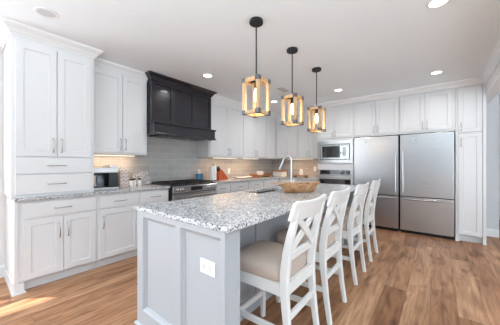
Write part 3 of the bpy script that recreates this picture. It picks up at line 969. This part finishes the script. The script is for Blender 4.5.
def dough_bowl():
    cx, cy, ang = 2.470, 2.540, math.radians(63.2)
    r = thing('wooden_bowl', 'long carved wooden dough bowl lying on the island countertop', 'bowl', (cx, cy, 0.9152), ang)
    mb = MB(); seg = 40
    def ring(L, W, z, pw, lift=0.0):
        out = []
        for i in range(seg):
            t = 2 * PI * i / seg
            c, s = math.cos(t), math.sin(t)
            x = L * math.copysign(abs(c) ** pw, c); y = W * math.copysign(abs(s) ** 0.95, s)
            out.append((x, y, z + lift * abs(x / L) ** 3))
        return out
    rings = [ring(0.185, 0.085, 0.0, 0.8), ring(0.205, 0.105, 0.012, 0.85), ring(0.232, 0.124, 0.05, 0.95), ring(0.262, 0.134, 0.086, 1.1, .004),
             ring(0.292, 0.138, 0.096, 1.3, 0.006), ring(0.295, 0.138, 0.104, 1.3, 0.008), ring(0.284, 0.130, 0.105, 1.3, 0.008),
             ring(0.245, 0.122, 0.092, 1.1, 0.002), ring(0.220, 0.108, 0.05, 1.0), ring(0.185, 0.08, 0.024, 1.0), ring(0.10, 0.04, 0.018, 1.0)]
    mb.loft(rings)
    mb.build('bowl_shell', M['bowlwood'], r, smooth=True, angle=50)
    MB().bar([(-0.275, 0, 0.105), (-0.315, 0, 0.110), (-0.355, 0, 0.112)], [.07, .05, .022], [.014, .012, .010], (0, 1, 0)).build('handle_lug', M['bowlwood'], r, smooth=True)
    ca, sa = math.cos(ang), math.sin(ang)
    for k, (a, b, rad, lb) in enumerate(((0.03, 0.015, 0.038, 'dark green round fruit in the middle of the wooden bowl'), (0.115, -0.01, 0.034, 'dark green round fruit in the wooden bowl, farther from the seats end'))):
        z = 0.9152 + 0.026 + rad + (0.0 if k == 0 else 0.012)
        m_ = MB().lathe([(rad * math.sin(PI * i / 10), -rad * math.cos(PI * i / 10)) for i in range(11)], (0, 0, 0), 18)
        tag(m_.build('green_fruit', M['green'], loc=(cx + a * ca - b * sa, cy + a * sa + b * ca, z), smooth=True), ['dark green round fruit nearest the middle of the wooden bowl', 'dark green round fruit towards the oven end of the wooden bowl'][k], 'fruit', 'green fruit in the wooden bowl')
dough_bowl()

# ------------------------------------------------------------------ outlets
def outlet(loc, rz, label, horizontal=False, w=0.075, h=0.118, group='white wall outlets'):
    r = thing('outlet', label, 'outlet', loc, rz, group)
    if horizontal: w, h = h, w
    MB().box(-w / 2, w / 2, -0.006, 0, -h / 2, h / 2, 0.002).build('cover_plate', M['outlet'], r)
    for s in (-1, 1):
        c = (s * 0.026, 0) if horizontal else (0, s * 0.026)
        f = MB().box(c[0] - 0.016, c[0] + 0.016, -0.0085, -0.006, c[1] - 0.015, c[1] + 0.015, 0.001).build('socket', M['outlet'], r)
        mb = MB()
        for t in (-0.006, 0.006):
            if horizontal: mb.box(c[0] - 0.007, c[0] + 0.007, -0.0092, -0.0086, c[1] + t - 0.002, c[1] + t + 0.002)
            else: mb.box(c[0] + t - 0.0013, c[0] + t + 0.0013, -0.009, -0.0086, c[1] - 0.005, c[1] + 0.005)
        mb.build('slot', M['slot'], f)
outlet((2.708, 0.905, 0.648), 0, 'white double outlet on the end panel of the island', True, 0.083, 0.128, None)
outlet((0.012, 3.03, 1.075), PI / 2, 'white outlet on the backsplash between the blue bottles and the paper towels')
outlet((0.012, 3.90, 1.085), PI / 2, 'white outlet on the backsplash right of the knife block')
outlet((1.32, YB - 0.012, 1.12), 0, 'white outlet on the back-wall backsplash left of the oven tower')

# ------------------------------------------------------------------ stools
def make_stool():
    r = thing('counter_stool', 'stool', 'stool', (0, 0, 0), 0, 'white cross-back counter stools')
    hw = 0.188
    # rear legs with back posts (curved)
    for s in (-1, 1):
        prof = [(0.262, 0.0, .034, .034), (0.236, 0.18, .036, .036), (0.216, 0.36, .042, .038), (0.205, 0.50, .052, .038), (0.207, 0.60, .054, .038), (0.222, 0.72, .050, .036), (0.246, 0.83, .044, .034), (0.277, 0.94, .036, .032), (0.292, 0.985, .028, .030)]
        MB().bar([(x, s * hw, z) for x, z, _, _ in prof], [p[2] for p in prof], [p[3] for p in prof], (1, 0, 0)).build('leg', M['stool'], r, smooth=True, angle=30)
    for s in (-1, 1):
        MB().bar([(-0.208, s * 0.182, 0.0), (-0.205, s * 0.182, 0.30), (-0.200, s * 0.182, 0.534)], [.032, .040, .044], [.032, .040, .044], (1, 0, 0)).build('leg', M['stool'], r)
    # apron
    mb = MB()
    mb.box(-0.178, 0.185, -0.200, -0.176, 0.462, 0.535); mb.box(-0.178, 0.185, 0.176, 0.200, 0.462, 0.535)
    mb.box(-0.216, -0.19, -0.16, 0.16, 0.462, 0.535); mb.box(0.192, 0.216, -0.170, 0.170, 0.462, 0.535)
    mb.build('apron', M['stool'], r)
    # cushion
    mb = MB(); seg = 48
    def ring(sx0, sx1, sy, z):
        out = []
        cx, hx = (sx0 + sx1) / 2, (sx1 - sx0) / 2
        for i in range(seg):
            t = 2 * PI * i / seg
            c, s_ = math.cos(t), math.sin(t)
            e = 0.28
            x = cx + hx * math.copysign(abs(c) ** e, c)
            y = sy * math.copysign(abs(s_) ** e, s_) * (1.0 + 0.04 * (cx - x) / hx)
            out.append((x, y, z))
        return out
    mb.loft([ring(-0.232, 0.186, 0.200, 0.5352), ring(-0.240, 0.188, 0.208, 0.552), ring(-0.240, 0.188, 0.209, 0.592), ring(-0.230, 0.182, 0.199, 0.618), ring(-0.19, 0.15, 0.16, 0.633), ring(-0.12, 0.09, 0.10, 0.639), ring(-0.04, 0.02, 0.03, 0.641)])
    mb.build('seat', M['fabric'], r, smooth=True, angle=60)
    # top rail, bowed, on the front face of the posts
    mb = MB(); rings = []
    N = 14
    for i in range(N + 1):
        y = -0.235 + 0.47 * i / N
        q = 1 - (y / 0.235) ** 2
        xb = 0.262 + 0.018 * q
        top = 1.042 - 0.014 * q; bot = 0.915 + 0.004 * q
        if i in (0, N): top -= 0.012; bot += 0.012
        lean = 0.032; th = 0.011
        rings.append([(xb - th, y, bot), (xb + th, y, bot), (xb + lean + th, y, top - 0.006), (xb + lean + th - 0.005, y, top), (xb + lean - th + 0.005, y, top), (xb + lean - th, y, top - 0.006)])
    mb.loft(rings)
    mb.build('top_rail', M['stool'], r, smooth=True, angle=30)
    # lower back rail, cross slats
    MB().bar([(0.212, -0.172, 0.685), (0.214, 0, 0.69), (0.212, 0.172, 0.685)], .05, .022, (0.15, 0, 1)).build('lower_rail', M['stool'], r)
    for s in (-1, 1):
        o = 0.006 * s
        MB().bar([(0.221 + o, s * 0.165, 0.700), (0.236 + o, s * 0.075, 0.775), (0.248 + o, s * 0.0, 0.83), (0.257 + o, -s * 0.08, 0.885), (0.266 + o, -s * 0.155, 0.940)], .046, .012, (0.05, 1, 0.9 * s)).build('cross_slat', M['stool'], r)
    # stretchers
    for s in (-1, 1):
        MB().bar([(-0.190, s * 0.183, 0.235), (0.214, s * 0.186, 0.250)], .038, .020, (0, 0, 1)).build('stretcher', M['stool'], r)
    MB().bar([(-0.206, -0.165, 0.195), (-0.206, 0.165, 0.195)], .040, .022, (0, 0, 1)).build('stretcher', M['stool'], r)
    MB().bar([(0.218, -0.172, 0.335), (0.218, 0.172, 0.335)], .040, .022, (0, 0, 1)).build('stretcher', M['stool'], r)
    return r
proto = make_stool()
STOOLS = [(2.838, 1.385, 0.5, 'white cross-back stool at the near end of the island, its beige seat in full view'),
          (2.832, 1.995, 0.0, 'white cross-back stool second from the near end of the island'),
          (2.830, 2.755, 0.0, 'white cross-back stool third from the near end of the island'),
          (2.828, 3.490, 0.0, 'white cross-back stool at the far end of the island nearest the refrigerators')]
for i, (x, y, a, lb) in enumerate(STOOLS):
    s = proto if i == 0 else copy_tree(proto)
    s.location = (x, y, 0)
    s.rotation_euler = (0, 0, math.radians(a))
    s['label'] = lb

# ------------------------------------------------------------------ pendants
def make_pendant():
    r = thing('pendant_lantern', 'pendant', 'pendant light', (0, 0, H), 0, 'wooden lantern pendants over the island')
    MB().lathe([(0.0, -0.030), (0.060, -0.030), (0.064, -0.026), (0.064, -0.004), (0.062, 0.0)], (0, 0, 0), 28).build('canopy', M['pendmetal'], r, smooth=True)
    zt, zb, h = -0.550, -0.878, 0.094
    MB().tube([(0, 0, -0.028), (0, 0, zt - 0.01)], 0.0065, 10).build('rod', M['pendmetal'], r, smooth=True)
    p = 0.030
    mb = MB()
    for sx in (-1, 1):
        for sy in (-1, 1):
            cx, cy = sx * (h - p / 2), sy * (h - p / 2)
            mb.box(cx - p / 2, cx + p / 2, cy - p / 2, cy + p / 2, zb, zt, 0.002)
    for z0, z1 in ((zb, zb + p), (zt - p, zt)):
        for s in (-1, 1):
            c = s * (h - p / 2)
            mb.box(-h + p, h - p, c - p / 2, c + p / 2, z0, z1, 0.002)
            mb.box(c - p / 2, c + p / 2, -h + p, h - p, z0, z1, 0.002)
    mb.build('wood_frame', M['pendwood'], r)
    t = 0.0025; L = 0.040
    for sx in (-1, 1):
        for sy in (-1, 1):
            for zz, sz in ((zb, 1), (zt, -1)):
                X, Y = sx * (h + t), sy * (h + t); Z = zz - sz * t
                m2 = MB()
                def bx(xa, xb, ya, yb, za, zb_): m2.box(min(xa, xb), max(xa, xb), min(ya, yb), max(ya, yb), min(za, zb_), max(za, zb_))
                bx(X, X - sx * L, Y, Y - sy * t, Z, Z + sz * L)
                bx(X, X - sx * t, Y, Y - sy * L, Z, Z + sz * L)
                bx(X, X - sx * L, Y, Y - sy * L, Z, Z + sz * t)
                m2.build('corner_bracket', M['bracket'], r)
    MB().box(-h + p, h - p, -0.008, 0.008, zt - 0.02, zt - 0.006).build('cross_bar', M['pendmetal'], r)
    s = MB().lathe([(0.010, zt - 0.012), (0.018, zt - 0.03), (0.019, zt - 0.075), (0.014, zt - 0.080), (0.0, zt - 0.080)], (0, 0, 0), 18).build('socket', M['pendmetal'], r, smooth=True)
    MB().lathe([(0.008, zt - 0.080), (0.012, zt - 0.09), (0.018, zt - 0.115), (0.0215, zt - 0.15), (0.018, zt - 0.185), (0.010, zt - 0.205), (0.0, zt - 0.21)], (0, 0, 0), 18).build('bulb', M['bulb'], s, smooth=True)
    return r
pend = make_pendant()
PX = 2.432
for i, (y, lb) in enumerate(((1.735, 'wooden lantern pendant nearest the camera, largest of the three'),
                             (2.430, 'middle wooden lantern pendant of the three over the island'),
                             (3.138, 'wooden lantern pendant farthest from the camera, nearest the microwave'))):
    p_ = pend if i == 0 else copy_tree(pend)
    p_.location = (PX, y, H)
    p_['label'] = lb
    ld = bpy.data.lights.new('pendant_glow', 'POINT')
    ld.energy = 1.3
    ld.color = (1.0, 0.76, 0.48)
    ld.shadow_soft_size = 0.03
    lo = bpy.data.objects.new('pendant_glow', ld)
    lo.location = (PX, y, H - 0.81)
    COL.objects.link(lo)

# ------------------------------------------------------------------ ceiling lights, vent
def can(x, y, label, lit=True):
    r = thing('recessed_light', label, 'ceiling light', (x, y, H), 0, 'recessed ceiling lights')
    MB().lathe([(0.062, -0.001), (0.062, -0.006), (0.078, -0.007), (0.084, -0.003), (0.085, 0.0)], (0, 0, 0), 32, caps=False).build('trim_ring', M['trimwhite'], r, smooth=True)
    MB().lathe([(0.0, -0.0035), (0.0625, -0.0035), (0.0625, -0.001), (0.0, -0.001)], (0, 0, 0), 32).build('lens', M['canlight'] if lit else M['can_off'], r)
    if lit:
        d = bpy.data.lights.new('can_glow', 'AREA')
        d.shape = 'DISK'; d.size = 0.11; d.energy = 5.5; d.color = (1.0, 0.99, 0.97); d.spread = math.radians(150)
        o = bpy.data.objects.new('can_glow', d)
        o.location = (x, y, H - 0.012)
        COL.objects.link(o)
can(1.05, 0.495, 'white unlit recessed ceiling light above the tall hutch', False)
can(1.05, 2.353, 'lit recessed ceiling light just in front of the dark hood')
can(1.04, 4.215, 'lit recessed ceiling light between the first two pendants, above the far corner counter')
can(2.365, 4.28, 'lit recessed ceiling light in front of the microwave tower')
can(3.745, 4.352, 'lit recessed ceiling light in front of the right refrigerator column')
can(3.755, 2.469, 'lit recessed ceiling light nearest the camera at the top of the picture')
def vent():
    r = thing('ceiling_vent', 'small white ceiling air vent behind the middle pendant', 'vent', (1.604, 3.64, H))
    MB().box(-0.08, 0.08, -0.15, 0.15, -0.008, 0, 0.003).build('vent_frame', M['trimwhite'], r)
    mb = MB()
    for k in range(7):
        x = -0.055 + k * 0.0175
        mb.box(x, x + 0.009, -0.125, 0.125, -0.0095, -0.0079)
    mb.build('louver', M['ventslot'], r)
vent()

# ------------------------------------------------------------------ under-cabinet light bars
def led_bar(loc, rz, length, label, power):
    r = thing('light_bar', label, 'under-cabinet light', loc, rz, 'under-cabinet light bars')
    MB().box(-length / 2, length / 2, -0.02, 0.02, -0.012, 0.0, 0.002).build('housing', M['outlet'], r)
    MB().box(-length / 2 + 0.01, length / 2 - 0.01, -0.015, 0.015, -0.0145, -0.0122).build('lens', M['ledbar'], r)
    a = area_light('bar_glow', (loc[0], loc[1], loc[2] - 0.018), (0, 0, rz), length, 0.03, power, (1.0, 0.62, 0.33))
led_bar((0.12, 1.39, 1.379), PI / 2, 0.62, 'light bar under the wall cabinet above the coffee maker', 2.0)
led_bar((0.29, 3.50, 1.379), PI / 2, 0.70, 'light bar under the wall cabinet above the knife block', 3.0)
led_bar((0.29, 4.35, 1.379), PI / 2, 0.60, 'bright light bar under the wall cabinet above the platter', 3.2)
led_bar((1.05, 5.43, 1.379), 0, 0.70, 'light bar under the wall cabinets of the back wall', 2.6)

# ------------------------------------------------------------------ things on the counters
CZ = 0.9152
def coffee_maker():
    r = thing('coffee_maker', 'black coffee maker with silver top and glass carafe beside the tall hutch', 'coffee maker', (0.33, 1.175, CZ))
    # front faces +x; width along y
    MB().box(-0.13, 0.13, -0.165, 0.165, 0.0, 0.030, 0.010, 2).build('base', M['silver'], r)
    MB().box(-0.13, -0.02, -0.16, 0.16, 0.0302, 0.215, 0.004).build('rear_body', M['plastic'], r)
    MB().box(-0.0198, 0.115, 0.045, 0.16, 0.0302, 0.215, 0.004).build('control_body', M['plastic'], r)
    MB().box(-0.13, 0.125, -0.16, 0.16, 0.2152, 0.285, 0.010, 2).build('brew_head', M['silver'], r)
    MB().box(-0.10, 0.10, 0.06, 0.155, 0.2852, 0.315, 0.006).build('lid', M['ceramic'], r)
    c = MB().lathe([(0.055, 0.032), (0.064, 0.05), (0.064, 0.12), (0.050, 0.165), (0.046, 0.185), (0.0, 0.186)], (0.05, -0.055, 0), 24).build('carafe', M['carafe'], r, smooth=True)
    MB().tube([(0.085, -0.10, 0.178), (0.118, -0.120, 0.172), (0.122, -0.124, 0.10), (0.095, -0.102, 0.055)], [.012, .013, .013, .011], 10).build('carafe_handle', M['cream'], c, smooth=True)
coffee_maker()
r = thing('canister', 'tall zigzag patterned canister between the coffee maker and the small jars', 'canister', (0.25, 1.465, CZ))
MB().box(-0.07, 0.07, -0.062, 0.062, 0.0, 0.245, 0.012, 2).build('pot', M['zig'], r)
MB().lathe([(0.045, 0.2452), (0.047, 0.255), (0.03, 0.262), (0.012, 0.266), (0.012, 0.275), (0.0, 0.278)], (0, 0, 0), 20).build('lid', M['ceramic'], r, smooth=True)
r = thing('pump_bottle', 'slim white bottle behind the zigzag canister', 'bottle', (0.12, 1.58, CZ))
MB().lathe([(0.024, 0), (0.026, 0.01), (0.026, 0.15), (0.012, 0.175), (0.010, 0.20), (0.0, 0.201)], (0, 0, 0), 18).build('bottle_body', M['ceramic'], r, smooth=True)
for k, (x, y, lb) in enumerate(((0.27, 1.575, 'small white spice jar with dark lid touching the zigzag canister'), (0.20, 1.655, 'small white spice jar with dark lid, middle of the trio'), (0.23, 1.72, 'small white spice jar with dark lid nearest the range'))):
    r = thing('spice_jar', lb, 'jar', (x, y, CZ), 0, 'small lidded jars left of the range')
    MB().lathe([(0.026, 0), (0.028, 0.006), (0.028, 0.075), (0.021, 0.088), (0.021, 0.09), (0.0, 0.09)], (0, 0, 0), 18).build('jar_body', M['ceramic'], r, smooth=True)
    MB().lathe([(0.022, 0.0902), (0.022, 0.112), (0.016, 0.118), (0.0, 0.119)], (0, 0, 0), 18).build('lid', M['plastic'], r, smooth=True)
# leaning stone board
MBb = MB().box(-0.010, 0.010, -0.13, 0.13, 0.0, 0.20, 0.004)
tag(MBb.build('cutting_board', M['granite'], loc=(0.072, 1.84, CZ + 0.003), rot=(0, math.radians(-14), 0)), 'speckled stone board leaning on the backsplash left of the range', 'cutting board')

# right of the range
for k, (x, y, lb) in enumerate(((0.10, 2.935, 'blue soap bottle standing nearest the range'), (0.10, 3.012, 'blue soap bottle standing nearest the paper towels'))):
    r = thing('soap_bottle', lb, 'bottle', (x, y, CZ), 0, 'blue soap bottles right of the range')
    MB().box(-0.03, 0.03, -0.035, 0.035, 0, 0.14, 0.008, 2).build('bottle_body', M['blue'], r)
    mb = MB().lathe([(0.012, 0.1402), (0.012, 0.165), (0.005, 0.168), (0.005, 0.195), (0.0, 0.196)], (0, 0, 0), 14)
    mb.tube([(0, 0, 0.190), (0.035, 0, 0.192), (0.045, 0, 0.182)], 0.005, 8)
    mb.build('pump', M['silver'], r, smooth=True)
r = thing('spoon_rest', 'small white spoon rest on the counter edge by the range', 'spoon rest', (0.42, 2.965, CZ))
mb = MB().lathe([(0.03, 0), (0.045, 0.004), (0.060, 0.016), (0.063, 0.018), (0.060, 0.020), (0.04, 0.009), (0.0, 0.007)], (0, 0, 0), 24)
mb.build('dish', M['ceramic'], r, smooth=True)
r = thing('paper_towel_roll', 'upright white paper towel roll left of the knife block', 'paper towels', (0.27, 3.175, CZ))
MB().lathe([(0.075, 0), (0.078, 0.004), (0.078, 0.012), (0.0, 0.0125)], (0, 0, 0), 28).build('holder_base', M['plastic'], r, smooth=True)
MB().lathe([(0.066, 0.013), (0.0665, 0.016), (0.0665, 0.288), (0.066, 0.291), (0.02, 0.291), (0.0, 0.288)], (0, 0, 0), 32).build('roll', M['paper'], r, smooth=True)
MB().lathe([(0.007, 0.2915), (0.007, 0.315), (0.014, 0.322), (0.014, 0.332), (0.0, 0.338)], (0, 0, 0), 14).build('finial', M['plastic'], r, smooth=True)
def knife_block():
    r = thing('knife_block', 'red-brown wooden knife block with black knife handles', 'knife block', (0.22, 3.42, CZ))
    mb = MB()
    # side profile in (y, z); leans so that the knives point up to the left
    prof = [(0.185, 0.0), (-0.085, 0.0), (-0.085, 0.16), (-0.045, 0.205), (0.005, 0.215), (0.175, 0.045)]
    mb.loft([[(-0.05, y, z) for y, z in prof], [(0.05, y, z) for y, z in prof]])
    mb.build('block', M['redwood'], r)
    d = Vector((0, -0.55, 0.83)).normalized()
    for i, (x, y, z, L) in enumerate(((-0.03, -0.065, 0.183, 0.09), (0.0, -0.065, 0.183, 0.10), (0.03, -0.065, 0.183, 0.09), (-0.02, -0.02, 0.210, 0.085), (0.02, -0.02, 0.210, 0.085))):
        k = thing('kitchen_knife', ['black-handled knife in the rear row of the knife block, at its wall side', 'black-handled knife in the middle of the rear row of the knife block', 'black-handled knife in the rear row of the knife block, at its counter edge side', 'black-handled knife in the front row of the block, at its wall side', 'black-handled knife in the front row of the block, at its counter edge side'][i], 'knife', (0.22 + x, 3.42 + y, CZ + z), 0, 'knives in the knife block')
        MB().bar([d * 0.001, d * L * 0.5, d * L], [.022, .019, .023], .014, (0, 0.83, 0.55)).build('knife_handle', M['plastic'], k)
knife_block()
r = thing('platter', 'long white serving platter on the counter right of the knife block', 'platter', (0.27, 4.10, CZ))
mb = MB()
def plr(L, W, z): return [(W * math.copysign(abs(math.sin(t)) ** .7, math.sin(t)), L * math.copysign(abs(math.cos(t)) ** .6, math.cos(t)), z + 0.012 * abs(math.cos(t)) ** 4 * (z > 0.01)) for t in [2 * PI * i / 36 for i in range(36)]]
mb.loft([plr(0.22, 0.06, 0), plr(0.26, 0.085, 0.012), plr(0.30, 0.105, 0.03), plr(0.295, 0.10, 0.034), plr(0.25, 0.075, 0.016), plr(0.15, 0.04, 0.008)])
mb.build('dish', M['ceramic'], r, smooth=True)
def mug(x, y, z, lb):
    r = thing('mug', lb, 'mug', (x, y, z), 0, 'white mugs on the wooden tray')
    MB().lathe([(0.036, 0), (0.042, 0.006), (0.044, 0.095), (0.045, 0.10), (0.041, 0.10), (0.039, 0.012), (0.0, 0.009)], (0, 0, 0), 22).build('cup', M['ceramic'], r, smooth=True)
    MB().tube([(0.041, 0, 0.08), (0.07, 0, 0.075), (0.075, 0, 0.05), (0.066, 0, 0.028), (0.042, 0, 0.022)], 0.006, 8).build('handle', M['ceramic'], r, smooth=True)
r = thing('serving_tray', 'low red-brown wooden serving tray carrying white mugs near the corner', 'tray', (0.26, 4.80, CZ), 0)
MB().box(-0.13, 0.13, -0.29, 0.29, 0.035, 0.055, 0.004).build('tray_board', M['traywood'], r)
for sy in (-1, 1):
    MB().box(-0.11, 0.11, sy * 0.24 - 0.02, sy * 0.24 + 0.02, 0.0, 0.0348, 0.003).build('foot', M['traywood'], r)
    MB().box(-0.13, 0.13, sy * 0.285 - 0.008, sy * 0.285 + 0.008, 0.0552, 0.085, 0.003).build('rim', M['traywood'], r)
mug(0.26, 4.70, CZ + 0.0552, 'white mug on the wooden tray, nearer the platter')
mug(0.28, 4.815, CZ + 0.0552, 'white mug on the wooden tray, nearer the corner')
r = thing('bread_box', 'white bread box with a brown wooden lid in the counter corner', 'bread box', (0.46, 5.40, CZ), math.radians(-8))
MB().box(-0.16, 0.16, -0.10, 0.10, 0, 0.13, 0.012, 2).build('box_body', M['ceramic'], r)
MB().box(-0.185, 0.18, -0.112, 0.112, 0.1302, 0.158, 0.005).build('lid', M['traywood'], r)
r = thing('riser_tray', 'small brown wooden riser on the back counter behind the faucet', 'tray', (1.05, 5.42, CZ))
MB().box(-0.19, 0.19, -0.09, 0.09, 0.03, 0.048, 0.004).build('tray_board', M['traywood'], r)
for sx in (-1, 1):
    MB().box(sx * 0.15 - 0.015, sx * 0.15 + 0.015, -0.08, 0.08, 0.0, 0.0298, 0.003).build('foot', M['traywood'], r)
r = thing('ceramic_jar', 'white ceramic jar standing on the small wooden riser', 'jar', (1.07, 5.43, CZ + 0.0482))
MB().lathe([(0.04, 0), (0.05, 0.01), (0.052, 0.09), (0.042, 0.115), (0.0, 0.116)], (0, 0, 0), 22).build('jar_body', M['ceramic'], r, smooth=True)
MB().lathe([(0.042, 0.1162), (0.044, 0.125), (0.02, 0.135), (0.009, 0.145), (0.0, 0.15)], (0, 0, 0), 20).build('lid', M['ceramic'], r, smooth=True)
